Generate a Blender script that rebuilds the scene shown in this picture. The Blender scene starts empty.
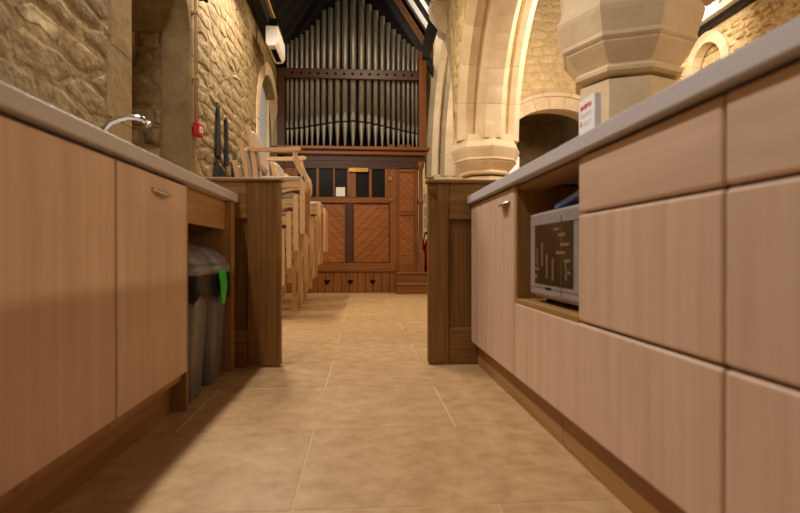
import bpy, bmesh, math, random
from mathutils import Vector, Matrix
PI = math.pi
random.seed(7)
scn = bpy.context.scene
col = scn.collection

# ------------------------------------------------------------------ camera, world, lights
cam_d = bpy.data.cameras.new('camera'); cam = bpy.data.objects.new('camera', cam_d); col.objects.link(cam)
cam.location = (0, 0, 0.6)
cam.rotation_euler = (PI / 2 - math.atan(2.5 / 533.3), 0, -math.atan(38 / 533.3))
cam_d.sensor_width = 36; cam_d.lens = 24; cam_d.clip_start = 0.02
cam_d.dof.use_dof = True; cam_d.dof.focus_distance = 6.0; cam_d.dof.aperture_fstop = 2.8
scn.camera = cam
w = bpy.data.worlds.new('world'); scn.world = w; w.use_nodes = True
bgn = w.node_tree.nodes['Background']; bgn.inputs[0].default_value = (1.0, 0.88, 0.74, 1); bgn.inputs[1].default_value = 0.018
scn.view_settings.view_transform = 'Standard'; scn.view_settings.look = 'None'
scn.view_settings.exposure = 0.04; scn.view_settings.gamma = 1.0; scn.view_settings.use_curve_mapping = False

def area(name, loc, target, sx, sy, power, color):
    d = bpy.data.lights.new(name, 'AREA'); d.shape = 'RECTANGLE'; d.size = sx; d.size_y = sy
    d.energy = power; d.color = color
    o = bpy.data.objects.new(name, d); col.objects.link(o); o.location = loc
    o.rotation_euler = (Vector(target) - Vector(loc)).to_track_quat('-Z', 'Y').to_euler()
    return o
WARM = (1.0, 0.80, 0.56); SOFT = (1.0, 0.88, 0.73); NEUT = (1.0, 0.93, 0.86)
# linear battens that the church carries along its wall plates, lamps of the aisle, and added unseen fills
area('plate_lamp_near', (-0.98, 1.7, 3.35), (0.5, 1.7, 0), 2.4, 0.10, 62, NEUT)
area('plate_lamp_mid', (-0.95, 4.9, 3.35), (0.4, 4.9, 0), 1.6, 0.12, 80, SOFT)
area('nave_lamp_far', (0.1, 6.2, 3.9), (0.0, 8.4, 0.9), 0.5, 0.4, 33, WARM)
area('nave_fill_behind', (0.5, -1.6, 3.2), (0.6, 4.0, 1.6), 1.0, 0.5, 6, NEUT)  # unseen fill added behind the camera
area('aisle_lamp', (4.2, 1.6, 2.1), (-0.6, 1.8, 0.7), 1.4, 0.12, 42, (1.0, 0.76, 0.50))
area('aisle_lamp_far', (3.2, 5.6, 3.6), (2.6, 9.0, 2.8), 0.8, 0.6, 85, SOFT)
area('bay_fill', (1.95, 8.35, 2.5), (1.5, 10.4, 3.4), 0.3, 0.3, 22, SOFT)  # added lamp, hidden by the pillar, to brighten the last arch
area('roof_panel_fill', (0.35, 9.05, 4.15), (1.0, 9.0, 5.0), 0.25, 0.25, 14, NEUT)  # added lamp, hidden behind the pipes, to brighten the white roof panels
area('porch_fill', (4.1, 10.2, 3.1), (3.0, 10.0, 2.2), 0.3, 0.3, 3, SOFT)  # added lamp to lift the dark porch interior

# ------------------------------------------------------------------ materials
def lin(c):
    return tuple(((v / 255) / 12.92 if v / 255 <= 0.04045 else ((v / 255 + 0.055) / 1.055) ** 2.4) for v in c) + (1,)
def base_mat(name, rough=0.6, metal=0.0, spec=0.5):
    m = bpy.data.materials.new(name); m.use_nodes = True
    b = m.node_tree.nodes['Principled BSDF']
    b.inputs['Roughness'].default_value = rough; b.inputs['Metallic'].default_value = metal
    b.inputs['Specular IOR Level'].default_value = spec
    return m, m.node_tree, b
def noise_mat(name, c1, c2, scale=(8, 8, 8), detail=6, rough=0.7, bump=0.0, bscale=None, metal=0.0, spec=0.4, lo=0.3, hi=0.7, dist=0.02, per_obj=0.0):
    m, nt, b = base_mat(name, rough, metal, spec)
    N, L = nt.nodes, nt.links
    tc = N.new('ShaderNodeTexCoord'); mp = N.new('ShaderNodeMapping'); mp.inputs['Scale'].default_value = scale
    L.new(tc.outputs['Object'], mp.inputs['Vector'])
    nz = N.new('ShaderNodeTexNoise'); nz.inputs['Scale'].default_value = 1.0; nz.inputs['Detail'].default_value = detail; nz.inputs['Roughness'].default_value = 0.6
    src = mp.outputs['Vector']
    if per_obj:
        oi = N.new('ShaderNodeObjectInfo'); ml = N.new('ShaderNodeMath'); ml.operation = 'MULTIPLY'; ml.inputs[1].default_value = 37.0
        L.new(oi.outputs['Random'], ml.inputs[0])
        ad = N.new('ShaderNodeVectorMath'); ad.operation = 'ADD'; L.new(src, ad.inputs[0]); L.new(ml.outputs[0], ad.inputs[1]); src = ad.outputs[0]
    L.new(src, nz.inputs['Vector'])
    rp = N.new('ShaderNodeValToRGB'); rp.color_ramp.elements[0].position = lo; rp.color_ramp.elements[1].position = hi
    rp.color_ramp.elements[0].color = lin(c1); rp.color_ramp.elements[1].color = lin(c2)
    L.new(nz.outputs['Fac'], rp.inputs['Fac'])
    out = rp.outputs['Color']
    if per_obj:
        hs = N.new('ShaderNodeHueSaturation')
        mr = N.new('ShaderNodeMapRange'); mr.inputs['To Min'].default_value = 1 - per_obj; mr.inputs['To Max'].default_value = 1 + per_obj
        L.new(oi.outputs['Random'], mr.inputs['Value']); L.new(mr.outputs[0], hs.inputs['Value']); L.new(out, hs.inputs['Color']); out = hs.outputs['Color']
    L.new(out, b.inputs['Base Color'])
    if bump:
        n2 = N.new('ShaderNodeTexNoise'); n2.inputs['Detail'].default_value = 8
        n2.inputs['Scale'].default_value = bscale or 20; L.new(tc.outputs['Object'] if bscale else mp.outputs['Vector'], n2.inputs['Vector'])
        if not bscale: n2.inputs['Scale'].default_value = 1.0
        bp = N.new('ShaderNodeBump'); bp.inputs['Strength'].default_value = bump; bp.inputs['Distance'].default_value = dist
        L.new(n2.outputs['Fac'], bp.inputs['Height']); L.new(bp.outputs['Normal'], b.inputs['Normal'])
    return m
def flat(name, c, rough=0.5, metal=0.0, spec=0.5):
    return noise_mat(name, c, tuple(min(255, int(v * 1.06)) for v in c), (30, 30, 30), 3, rough, 0, None, metal, spec)
def wood(name, c1, c2, axis='z', rough=0.45, fine=55, bump=0.08, per_obj=0.05):
    s = {'x': (1.6, fine, fine), 'y': (fine, 1.6, fine), 'z': (fine, fine, 1.6)}[axis]
    return noise_mat(name, c1, c2, s, 5, rough, bump, None, lo=0.25, hi=0.75, dist=0.004, per_obj=per_obj)
M = {}
M['lam_z'] = wood('laminate_oak_upright', (196, 163, 136), (219, 189, 163), 'z', 0.42, 22, 0.03, 0.015)
M['lam_y'] = wood('laminate_oak_level', (196, 163, 136), (219, 189, 163), 'y', 0.42, 22, 0.03, 0.015)
M['oak_y'] = wood('oak_level', (136, 96, 50), (178, 134, 80), 'y', 0.5, 34)
M['oak_z'] = wood('oak_upright', (136, 96, 50), (178, 134, 80), 'z', 0.5, 34)
M['dark_oak_z'] = wood('dark_oak_upright', (94, 61, 25), (146, 102, 50), 'z', 0.42, 60)
M['dark_oak_x'] = wood('dark_oak_level', (100, 66, 28), (152, 108, 54), 'x', 0.42, 60)
M['org_z'] = wood('organ_oak_upright', (98, 55, 19), (146, 89, 38), 'z', 0.4, 40)
M['org_x'] = wood('organ_oak_level', (98, 55, 19), (146, 89, 38), 'x', 0.4, 40)
M['org_dark'] = wood('organ_oak_dark', (46, 25, 11), (80, 46, 20), 'x', 0.45, 40)  # darkened further to put recess shade under the impost into the colour
M['org_plank'] = wood('organ_plank', (120, 62, 24), (168, 96, 44), 'x', 0.4, 40, per_obj=0.12)
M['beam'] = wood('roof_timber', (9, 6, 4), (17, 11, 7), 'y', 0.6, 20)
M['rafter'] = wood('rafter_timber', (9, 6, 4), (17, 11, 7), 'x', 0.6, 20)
M['lit_moulding'] = wood('moulded_timber', (84, 52, 24), (120, 76, 36), 'x', 0.5, 20)  # brown tone puts the light on this dark moulding into its colour
M['beech'] = wood('beech', (190, 148, 98), (222, 184, 134), 'z', 0.5, 40)
M['beech_x'] = wood('beech_level', (190, 148, 98), (222, 184, 134), 'x', 0.5, 40)
M['fabric'] = noise_mat('oatmeal_fabric', (170, 148, 128), (200, 180, 160), (90, 90, 90), 3, 0.9, 0.3, 200)
M['worktop'] = noise_mat('grey_worktop', (186, 180, 180), (206, 200, 200), (300, 300, 300), 3, 0.45)
M['mortar'] = noise_mat('lime_mortar', (116, 96, 62), (168, 144, 100), (6, 6, 6), 10, 0.95, 0.9, 24, lo=0.3, hi=0.7, dist=0.018)
M['stone'] = noise_mat('rubble_stone', (108, 88, 56), (172, 148, 104), (9, 9, 9), 10, 0.92, 0.9, 24, dist=0.018, per_obj=0.18)
M['stone_dk'] = noise_mat('quoin_stone', (120, 98, 62), (176, 150, 104), (8, 8, 8), 8, 0.92, 0.6, 22, dist=0.02, per_obj=0.22)
M['stone_lt'] = noise_mat('aisle_stone', (196, 166, 116), (228, 202, 154), (6, 6, 6), 8, 0.92, 0.9, 18, dist=0.04, per_obj=0.07)
M['mortar_lt'] = noise_mat('aisle_mortar', (196, 166, 116), (222, 196, 148), (6, 6, 6), 8, 0.95, 0.9, 14, dist=0.04)
M['ashlar'] = noise_mat('dressed_limestone', (204, 178, 140), (228, 206, 170), (3, 3, 3), 8, 0.85, 0.3, 30, dist=0.012, per_obj=0.03)
M['plaster'] = noise_mat('lime_plaster', (128, 106, 68), (160, 136, 92), (5, 5, 5), 8, 0.95, 0.4, 16)
M['tile'] = noise_mat('limestone_tile', (174, 137, 92), (206, 172, 126), (14, 14, 14), 12, 0.42, 0.05, 12, lo=0.3, hi=0.7, dist=0.01, per_obj=0.05)
M['grout'] = noise_mat('tile_grout', (200, 172, 132), (216, 190, 150), (20, 20, 20), 4, 0.9)
M['tin_dimmed'] = noise_mat('pipe_metal_dimmed', (104, 100, 92), (136, 132, 124), (14, 14, 4), 6, 0.6, 0, None, metal=0.75)  # darker copy of the pipe metal, toning down light caught by the lips
M['tin'] = noise_mat('pipe_metal', (128, 124, 114), (164, 160, 150), (14, 14, 4), 6, 0.5, 0, None, metal=0.75)
M['pipe_mouth'] = flat('pipe_mouth_shadow', (24, 21, 18), 0.7)
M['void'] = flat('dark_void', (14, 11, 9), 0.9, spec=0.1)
M['chrome'] = flat('chrome', (214, 212, 208), 0.14, 1.0)
M['steel'] = flat('brushed_steel', (186, 180, 172), 0.3, 1.0)
M['brass'] = flat('brass', (180, 138, 70), 0.3, 1.0)
M['bin'] = noise_mat('grey_plastic', (112, 107, 107), (128, 122, 122), (20, 20, 20), 3, 0.32)
M['bin_dark'] = noise_mat('grey_plastic_deep', (98, 94, 95), (112, 107, 108), (20, 20, 20), 3, 0.35)
M['bag'] = noise_mat('black_film', (5, 5, 5), (10, 10, 10), (20, 20, 20), 3, 0.38, spec=0.25)
M['green'] = flat('green_film', (20, 190, 40), 0.45)
M['red'] = flat('red_plastic', (184, 24, 20), 0.4)
M['white'] = flat('white_paint', (232, 228, 222), 0.5)
M['print_red'] = flat('red_print', (206, 58, 50), 0.6)
M['print_grey'] = flat('grey_print', (186, 178, 172), 0.6)
M['panel_white'] = flat('roof_plaster', (226, 214, 196), 0.8)
M['silver'] = noise_mat('silver_plastic', (150, 144, 142), (164, 158, 156), (30, 30, 30), 3, 0.38, metal=0.25)
M['black_glass'] = flat('black_glass', (26, 22, 18), 0.12)
M['mw_bar'] = flat('bronze_print', (128, 104, 70), 0.4)
M['blue'] = flat('blue_folder', (120, 138, 205), 0.5)
M['glass_dark'] = flat('organ_glass', (26, 22, 14), 0.3, spec=0.15)
M['pane'] = noise_mat('frosted_pane', (150, 158, 160), (186, 186, 176), (3, 3, 3), 4, 0.3)
M['slate'] = noise_mat('slate_fragment', (24, 21, 18), (50, 44, 38), (14, 14, 14), 6, 0.8, 0.5, 40)
M['conduit'] = flat('painted_conduit', (176, 146, 104), 0.5)
M['paper'] = flat('paper', (226, 222, 214), 0.7)
def emis(name, c, s):
    m, nt, b = base_mat(name, 0.5)
    b.inputs['Base Color'].default_value = lin(c); b.inputs['Emission Color'].default_value = lin(c); b.inputs['Emission Strength'].default_value = s
    return m
M['pane'] = emis('dusk_window_pane', (168, 174, 176), 0.22)
M['led'] = emis('led_diffuser', (255, 248, 236), 3.0)

# ------------------------------------------------------------------ helpers
class MB:
    def __init__(s): s.bm = bmesh.new()
    def box(s, x0, x1, y0, y1, z0, z1, bev=0.0, seg=1):
        t = bmesh.new() if bev else s.bm
        v = [t.verts.new((x, y, z)) for z in (z0, z1) for y in (y0, y1) for x in (x0, x1)]
        for f in ((0, 2, 3, 1), (4, 5, 7, 6), (0, 1, 5, 4), (2, 6, 7, 3), (0, 4, 6, 2), (1, 3, 7, 5)): t.faces.new([v[i] for i in f])
        if bev:
            bmesh.ops.bevel(t, geom=list(t.edges), offset=bev, segments=seg, profile=0.5, affect='EDGES')
            s.merge(t)
        return s
    def merge(s, t, mat=None):
        mp = {}
        for v in t.verts: mp[v] = s.bm.verts.new(mat @ v.co if mat else v.co)
        for f in t.faces:
            nf = s.bm.faces.new([mp[v] for v in f.verts]); nf.smooth = f.smooth
        t.free()
    def prism(s, pts, axis, a, b):
        """polygon of (p,q) in the plane normal to axis: x->(y,z) y->(x,z) z->(x,y)"""
        def at(p, q, d): return {'x': (d, p, q), 'y': (p, d, q), 'z': (p, q, d)}[axis]
        va = [s.bm.verts.new(at(p, q, a)) for p, q in pts]; vb = [s.bm.verts.new(at(p, q, b)) for p, q in pts]
        n = len(pts)
        s.bm.faces.new(va); s.bm.faces.new(vb[::-1])
        for i in range(n): s.bm.faces.new((va[i], vb[i], vb[(i + 1) % n], va[(i + 1) % n]))
        return s
    def rings(s, rings, cap=True, smooth=True, closed=True):
        R = [[s.bm.verts.new(p) for p in r] for r in rings]
        n = len(R[0])
        for a, b in zip(R, R[1:]):
            for i in range(n if closed else n - 1):
                f = s.bm.faces.new((a[i], a[(i + 1) % n], b[(i + 1) % n], b[i])); f.smooth = smooth
        if cap:
            s.bm.faces.new(R[0][::-1]); s.bm.faces.new(R[-1])
        return s
    def tube(s, pts, r, seg=10, smooth=True):
        pts = [Vector(p) for p in pts]; rs = r if isinstance(r, (list, tuple)) else [r] * len(pts)
        rings = []; up = None
        for i, p in enumerate(pts):
            d = (pts[min(i + 1, len(pts) - 1)] - pts[max(i - 1, 0)]).normalized()
            if up is None: up = Vector((0, 0, 1)) if abs(d.z) < 0.9 else Vector((1, 0, 0))
            a = d.cross(up).normalized(); b = d.cross(a).normalized(); up = -b
            rings.append([p + (a * math.cos(t) + b * math.sin(t)) * rs[i] for t in [2 * PI * k / seg for k in range(seg)]])
        return s.rings(rings, True, smooth)
    def lathe(s, prof, cx, cy, seg=24, rot=0.0, smooth=True):
        return s.rings([[(cx + r * math.cos(rot + 2 * PI * k / seg), cy + r * math.sin(rot + 2 * PI * k / seg), z) for k in range(seg)] for r, z in prof], True, smooth)
    def bar(s, p, q, wx, wy, bev=0):
        """straight bar, section wx (in x) by wy (in y), between two points"""
        p, q = Vector(p), Vector(q)
        rs = [[c + Vector((sx * wx / 2, sy * wy / 2, 0)) for sx, sy in ((-1, -1), (1, -1), (1, 1), (-1, 1))] for c in (p, q)]
        return s.rings(rs, True, False)
def obj(name, mb, mat, parent=None, kind=None):
    bm = mb.bm
    bmesh.ops.recalc_face_normals(bm, faces=bm.faces[:])
    me = bpy.data.meshes.new(name); bm.to_mesh(me); bm.free()
    o = bpy.data.objects.new(name, me); col.objects.link(o)
    me.materials.append(M[mat] if isinstance(mat, str) else mat)
    if parent is not None:
        p = parent; off = Vector((0, 0, 0))
        while p is not None: off += p.location; p = p.parent
        if off.length: me.transform(Matrix.Translation(-off))
        o.parent = parent
    if kind: o['kind'] = kind
    return o
def tag(o, label, cat, group=None):
    o['label'] = label; o['category'] = cat
    if group: o['group'] = group
    return o
def thing(name, label, cat, loc, group=None):
    o = bpy.data.objects.new(name, None); col.objects.link(o); o.location = loc; o.empty_display_size = 0.1
    return tag(o, label, cat, group)
def copy_tree(o, parent=None):
    c = o.copy(); col.objects.link(c); c.parent = parent
    for ch in o.children: copy_tree(ch, c)
    return c
def box_part(name, mat, parent, *b, bev=0.0, seg=1): return obj(name, MB().box(*b, bev=bev, seg=seg), mat, parent)
def struct(name, mb, mat): return obj(name, mb, mat, None, 'structure')

# ------------------------------------------------------------------ rubble masonry: one mesh object for each stone
def clip(poly, px, py, nx, ny):
    out = []
    for i in range(len(poly)):
        a, b = poly[i], poly[(i + 1) % len(poly)]
        da = (a[0] - px) * nx + (a[1] - py) * ny; db = (b[0] - px) * nx + (b[1] - py) * ny
        if da <= 0: out.append(a)
        if da * db < 0:
            t = da / (da - db); out.append((a[0] + (b[0] - a[0]) * t, a[1] + (b[1] - a[1]) * t))
    return out
def rubble(parent, mat, u0, u1, v0, v1, cw, ch, to3, proud=(0.008, 0.03), keep=None, jit=0.42, gap=0.012, seed=1, name='stone', smear=0.0):
    rnd = random.Random(seed); seeds = []
    k = 0; v = v0 + ch / 2
    while v < v1:
        u = u0 + (cw * 0.5 if k % 2 else 0) - cw * 0.3
        while u < u1 + cw * 0.3:
            c = cw * rnd.uniform(0.6, 1.45); seeds.append((u + c / 2, v + rnd.uniform(-1, 1) * ch * jit)); u += c
        v += ch; k += 1
    A = cw / ch
    pts = [(x, y * A) for x, y in seeds]
    cells = []
    for i, (x, y) in enumerate(pts):
        poly = [(u0, v0 * A), (u1, v0 * A), (u1, v1 * A), (u0, v1 * A)]
        for j, (a, b) in enumerate(pts):
            if j == i or abs(a - x) > cw * 3.2 or abs(b - y) > cw * 3.2: continue
            poly = clip(poly, (x + a) / 2, (y + b) / 2, a - x, b - y)
            if len(poly) < 3: break
        if len(poly) < 3: continue
        cells.append([(p, q / A) for p, q in poly])
    for poly in cells:
        cx = sum(p for p, q in poly) / len(poly); cy = sum(q for p, q in poly) / len(poly)
        if keep and not keep(cx, cy): continue
        P = []
        for i in range(len(poly)):
            a, b = poly[i], poly[(i + 1) % len(poly)]; P.append(a)
            if math.hypot(a[0] - b[0], a[1] - b[1]) > 0.09:
                P.append(((a[0] + b[0]) / 2 + rnd.uniform(-.006, .006), (a[1] + b[1]) / 2 + rnd.uniform(-.006, .006)))
        r = max(0.03, min(max(p for p, q in poly) - cx, max(q for p, q in poly) - cy))
        if r < 0.032: continue
        pr = rnd.uniform(*proud); gp = gap + rnd.random() ** 2 * smear
        def ring(ins, d, jd=0.0):
            return [to3(cx + (p - cx) * (1 - ins / max(0.03, math.hypot(p - cx, q - cy))), cy + (q - cy) * (1 - ins / max(0.03, math.hypot(p - cx, q - cy))), d + rnd.uniform(-jd, jd)) for p, q in P]
        mb = MB()
        rs = [ring(gp, -0.01), ring(gp + 0.008, pr * 0.4, pr * 0.15), ring(gp + min(0.03, r * 0.35), pr, pr * 0.4)]
        R = [[mb.bm.verts.new(p) for p in g] for g in rs]; n = len(P)
        for a, b in zip(R, R[1:]):
            for i in range(n): mb.bm.faces.new((a[i], a[(i + 1) % n], b[(i + 1) % n], b[i])).smooth = True
        c = mb.bm.verts.new(to3(cx, cy, pr * rnd.uniform(0.7, 1.35)))
        for i in range(n): mb.bm.faces.new((R[2][i], R[2][(i + 1) % n], c)).smooth = True
        obj(name, mb, mat, parent)

def arch_pt(Yc, a, R, d, t, side, z0):
    """point of a two-centred arch: half-span a, radius R, radial offset d; t 0 springing .. 1 apex; side +1/-1"""
    th = math.acos(max(-1, min(1, (R - a) / (R + d)))) * t
    return Yc + side * (-(R - a) + (R + d) * math.cos(th)), z0 + (R + d) * math.sin(th)
def voussoirs(parent, mat, Yc, a, R, z0, section, n, to3, gap=0.0012, name='voussoir'):
    """section: list of (depth, radial offset); to3(s, z, depth)"""
    for side in (1, -1):
        for k in range(n):
            g = gap / (R * 1.3); t0, t1 = k / n + g, (k + 1) / n - g
            mb = MB(); rs = []
            for t in (t0, (t0 + t1) / 2, t1):
                rs.append([to3(*arch_pt(Yc, a, R, d, t, side, z0), dep) for dep, d in section])
            mb.rings(rs, True, False)
            obj(name, mb, mat, parent)

# ------------------------------------------------------------------ the floor
mb = MB(); mb.box(-2.6, 5.0, -1.5, 12.0, -0.2, -0.0015); floor = struct('floor', mb, 'grout')
rows = [-0.47 + 0.576 * k for k in range(16)]
for k, y0 in enumerate(rows):
    y1 = y0 + 0.576; off = -0.165 if k % 2 == 1 else 0.325
    TL = 0.95
    x = off - TL * 3
    while x < 1.9:
        a, b = max(x, -1.30), min(x + TL, 1.75)
        if b - a > 0.08:
            mb = MB(); mb.box(a + 0.0028, b - 0.0028, y0 + 0.0028, y1 - 0.0028, -0.02, 0.0, bev=0.0015)
            obj('floor_tile', mb, 'tile', floor)
        x += TL

# ------------------------------------------------------------------ left wall
LX = -1.30
mb = MB(); mb.box(-2.1, LX, -1.5, 3.11, 0.0, 3.5); wall_near = struct('wall_left_near', mb, 'mortar')
rubble(wall_near, 'stone', 0.6, 2.86, 0.93, 3.2, 0.33, 0.125, lambda u, v, d: (LX + d, u, v), seed=3, proud=(0.0005, 0.006), smear=.035, jit=.42)
for k in range(6): box_part('quoin', 'plaster', wall_near, LX - .05, LX + .006, 2.87 - .05 * (k % 2), 3.112, .93 + k * .38 + .0018, .93 + (k + 1) * .38 - .002, bev=.001)
# recess between the two stretches of wall, with its arched head
mb = MB()
arc = [(3.63 + 0.52 * math.cos(t), 2.28 + 0.40 * math.sin(t)) for t in [PI * k / 16 for k in range(17)]]
mb.prism([(4.15, 3.5), (4.15, 2.28)] + arc[1:-1] + [(3.11, 2.28), (3.11, 3.5)], 'x', -2.1, LX)
mb.box(-2.2, -2.1, 3.0, 4.3, 0, 3.5)
wall_rec = struct('wall_left_recess', mb, 'plaster')
mb = MB(); mb.box(-2.1, LX, 4.15, 6.8, 0, 3.5)
arcw = [(7.62 + 0.82 * math.cos(t), 2.28 + 0.78 * math.sin(t)) for t in [PI * k / 18 for k in range(19)]]
mb.prism([(8.44, 3.5), (8.44, 2.28)] + arcw[1:-1] + [(6.80, 2.28), (6.80, 3.5)], 'x', -2.1, LX)
mb.box(-2.1, LX, 8.44, 10.6, 0, 3.5); mb.box(-2.1, LX, 6.8, 8.44, 0, 1.1)
wall_far = struct('wall_left_far', mb, 'mortar')
def keep_far(u, v):
    e = ((u - 7.62) / 0.98) ** 2 + ((v - 2.28) / 0.94) ** 2
    return not (u > 6.66 and v < 2.28) and e > 1
rubble(wall_far, 'stone', 4.30, 8.2, 1.0, 3.42, 0.36, 0.115, lambda u, v, d: (LX + d, u, v), seed=5, keep=keep_far, proud=(0.0005, 0.007), smear=.03, jit=.42)
# far jamb of the recess: rough quoins at its inner edge, plaster toward the nave
rubble(wall_rec, 'stone_dk', -2.08, -1.505, 0.95, 2.28, 0.22, 0.15, lambda u, v, d: (u, 4.15 - d, v), seed=9, jit=0.12, proud=(0.01, 0.03), gap=0.016)
for z0, h in ((0.95, .62), (1.57, .55), (2.12, .2)):
    box_part('quoin', 'plaster', wall_far, LX - 0.05, LX + 0.005, 4.144, 4.25, z0 + .001, z0 + h - .001, bev=0.003)
box_part('jamb_plaster', 'plaster', wall_far, -1.50, LX - .002, 4.135, 4.16, .0, 2.28)
# dressed surround and glazing of the arched window in the left wall
mb = MB(); mb.box(-1.46, -1.43, 6.8, 8.44, 1.1, 3.1); win = struct('window_1', mb, 'pane')
voussoirs(wall_far, 'ashlar', 7.62, 0.82, 0.83, 2.28, [(-0.10, -0.03), (0.015, -0.03), (0.015, 0.13), (-0.10, 0.13)], 5, lambda s, z, d: (LX + d, s, z))
for k in range(4):
    z0 = 1.1 + k * 0.295
    box_part('jamb_stone', 'ashlar', wall_far, LX - 0.12, LX + 0.014, 6.67, 6.83, z0 + .003, z0 + .292, bev=0.006)
for yy in (8.12,): box_part('mullion', 'ashlar', win, -1.43, -1.39, yy - .03, yy + .03, 1.1, 2.9, bev=0.01)
box_part('window_sill', 'ashlar', win, -1.45, -1.27, 6.82, 8.42, 1.05, 1.12, bev=0.01)

# ------------------------------------------------------------------ arcade of the nave
AX0, AX1 = 1.27, 2.12
SPR = 2.12
SEC = [(1.28, .18), (1.28, .07), (1.37, -.02), (1.47, -.02), (1.50, .01), (1.53, -.02), (1.53, -.11), (1.60, -.19), (1.80, -.19), (1.87, -.11), (1.87, -.02), (1.92, .01), (1.95, -.02), (2.03, -.02), (2.12, .07), (2.12, .18)]
B1, B2 = (5.235, 1.80, 1.86), (8.97, 1.50, 2.25)
B0 = (1.16, 1.80, 1.86)
def extr(y):
    for Yc, a, R in (B0, B1, B2):
        d = abs(y - Yc); r = R + .17
        if d < a + .17: return SPR + math.sqrt(max(0, r * r - (d + R - a) ** 2))
    return SPR - 0.05
mb = MB(); ys = [-1.5 + 0.06 * k for k in range(202)]
for a, b in zip(ys, ys[1:]):
    ea, eb = extr(a), extr(b)
    mb.rings([[(AX0 + .01, a, ea), (AX1 - .01, a, ea), (AX1 - .01, a, 5.2), (AX0 + .01, a, 5.2)], [(AX0 + .01, b, eb), (AX1 - .01, b, eb), (AX1 - .01, b, 5.2), (AX0 + .01, b, 5.2)]], False, False)
bmesh.ops.remove_doubles(mb.bm, verts=mb.bm.verts[:], dist=0.0005)
wall_arc = struct('wall_arcade', mb, 'mortar_lt')
for Yc, a, R in (B0, B1, B2):
    voussoirs(wall_arc, 'ashlar', Yc, a, R, SPR, SEC, 6, lambda s, z, d: (d, s, z))
def keep_sp(u, v): return v > extr(u) + 0.10 and v < 4.6
rubble(wall_arc, 'stone_lt', 6.3, 9.0, 2.5, 4.6, 0.24, 0.15, lambda u, v, d: (AX0 + .01 - d, u, v), seed=21, keep=keep_sp, proud=(0.002, 0.012), gap=0.008)
mb = MB(); mb.box(2.15, 2.35, 8.9, 10.6, 0, 5.0); struct('wall_bay_infill', mb, 'mortar_lt')
def pillar(x, y, label, dz=0.0, K=0.95):
    t = thing('stone_pillar', label, 'pillar', (x, y, 0), 'octagonal arcade pillars')
    rt = 0.0
    def oc(name, prof): return obj(name, MB().lathe([(r * K, z + (dz if z > .4 else 0)) for r, z in prof], x, y, 8, rt, False), 'ashlar', t)
    oc('base', [(.42, 0), (.42, .18), (.38, .22), (.34, .30), (.31, .34)])
    for k in range(3): oc('shaft', [(.31, .34 + k * .425 + .002), (.31, .34 + (k + 1) * .425 - .002)])
    oc('neck_ring', [(.31, 1.640), (.342, 1.652), (.347, 1.672), (.325, 1.69)])
    oc('bell', [(.315, 1.69), (.315, 1.70), (.405, 1.80), (.41, 1.815)])
    oc('abacus', [(.415, 1.815), (.43, 1.83), (.425, 1.855), (.465, 1.965), (.47, 1.99), (.43, 2.07), (.42, 2.16)])
    return t
pillar(1.63, 3.20, 'octagonal stone pillar with stepped capital rising behind the white carton', 0, .93)
pillar(1.70, 7.27, 'octagonal stone pillar with moulded capital close to the pipe organ', .02, 1.02)
pillar(1.70, 10.70, 'octagonal stone pillar of the last bay, farther back than the organ')

# ------------------------------------------------------------------ south aisle
BY = 9.2
mb = MB(); dc, dw, dz = 3.42, 0.90, 2.62; RISE = .58
arcd = [(dc + dw * math.cos(t), dz + RISE * math.sin(t)) for t in [PI * k / 18 for k in range(19)]]
mb.prism([(4.6, 0), (4.6, 5.2), (2.12, 5.2), (2.12, 0), (dc - dw, 0), (dc - dw, dz)] + arcd[::-1][1:-1] + [(dc + dw, dz), (dc + dw, 0)], 'y', BY, BY + .45)
wall_back = struct('wall_back', mb, 'mortar_lt')
def keep_b(u, v):
    e = ((u - dc) / (dw + .30)) ** 2 + ((v - dz) / (RISE + .30)) ** 2
    return e > 1 and not (abs(u - dc) < dw + .26 and v < dz)
rubble(wall_back, 'stone_lt', 2.14, 4.45, 2.0, 5.1, 0.27, 0.15, lambda u, v, d: (u, BY - d, v), seed=31, keep=keep_b, jit=0.1, proud=(0.004, 0.016), gap=0.009)
def seg_vous(r0, r1, dep0, dep1, name, n):
    for k in range(n):
        rs = []
        for t in (k / n + .001, (k + .5) / n, (k + 1) / n - .001):
            c, s = math.cos(PI * t), math.sin(PI * t)
            rs.append([(dc + (dw + r) * c, BY - d, dz + (RISE + r) * s) for r, d in ((r0, -.1), (r0, dep0), ((r0 + r1) / 2, dep0 + .02), (r1, dep1), (r1, -.1))])
        obj(name, MB().rings(rs, True, False), 'ashlar', wall_back)
seg_vous(-.04, .17, .015, .02, 'voussoir', 11); seg_vous(.175, .28, .06, .03, 'hood_mould', 7)
for sx in (-1, 1):
    for k in range(6):
        z0 = .2 + k * .40
        x0, x1 = (dc - dw - .17, dc - dw + .04) if sx < 0 else (dc + dw - .04, dc + dw + .17)
        box_part('jamb_stone', 'ashlar', wall_back, x0, x1, BY - .02, BY + .3, z0 + .002, z0 + .398, bev=.008)
mb = MB(); mb.prism([(2.62, BY + .45), (3.05, 10.5), (3.05, 10.6), (2.5, 10.6), (2.5, BY + .45)], 'z', 0, 3.6); mb.box(4.4, 4.6, BY + .45, 12, 0, 3.6); mb.box(2.5, 4.6, 11.6, 11.8, 0, 3.6); mb.box(2.5, 4.6, BY + .45, 12, 3.5, 3.6)
porch = struct('wall_porch', mb, 'plaster')
nx = Vector((1.05, -.43)).normalized()
rubble(porch, 'stone_dk', 0.02, 1.12, 1.5, 3.4, 0.24, 0.11, lambda u, v, d: (2.62 + .43 * u / 1.135 + .925 * d, BY + .45 + 1.05 * u / 1.135 - .38 * d, v), seed=37, jit=0.08, proud=(.004, .015), gap=.008)
RX = 4.5
mb = MB()
wc, ww, wz = 6.68, .33, 3.02
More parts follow.
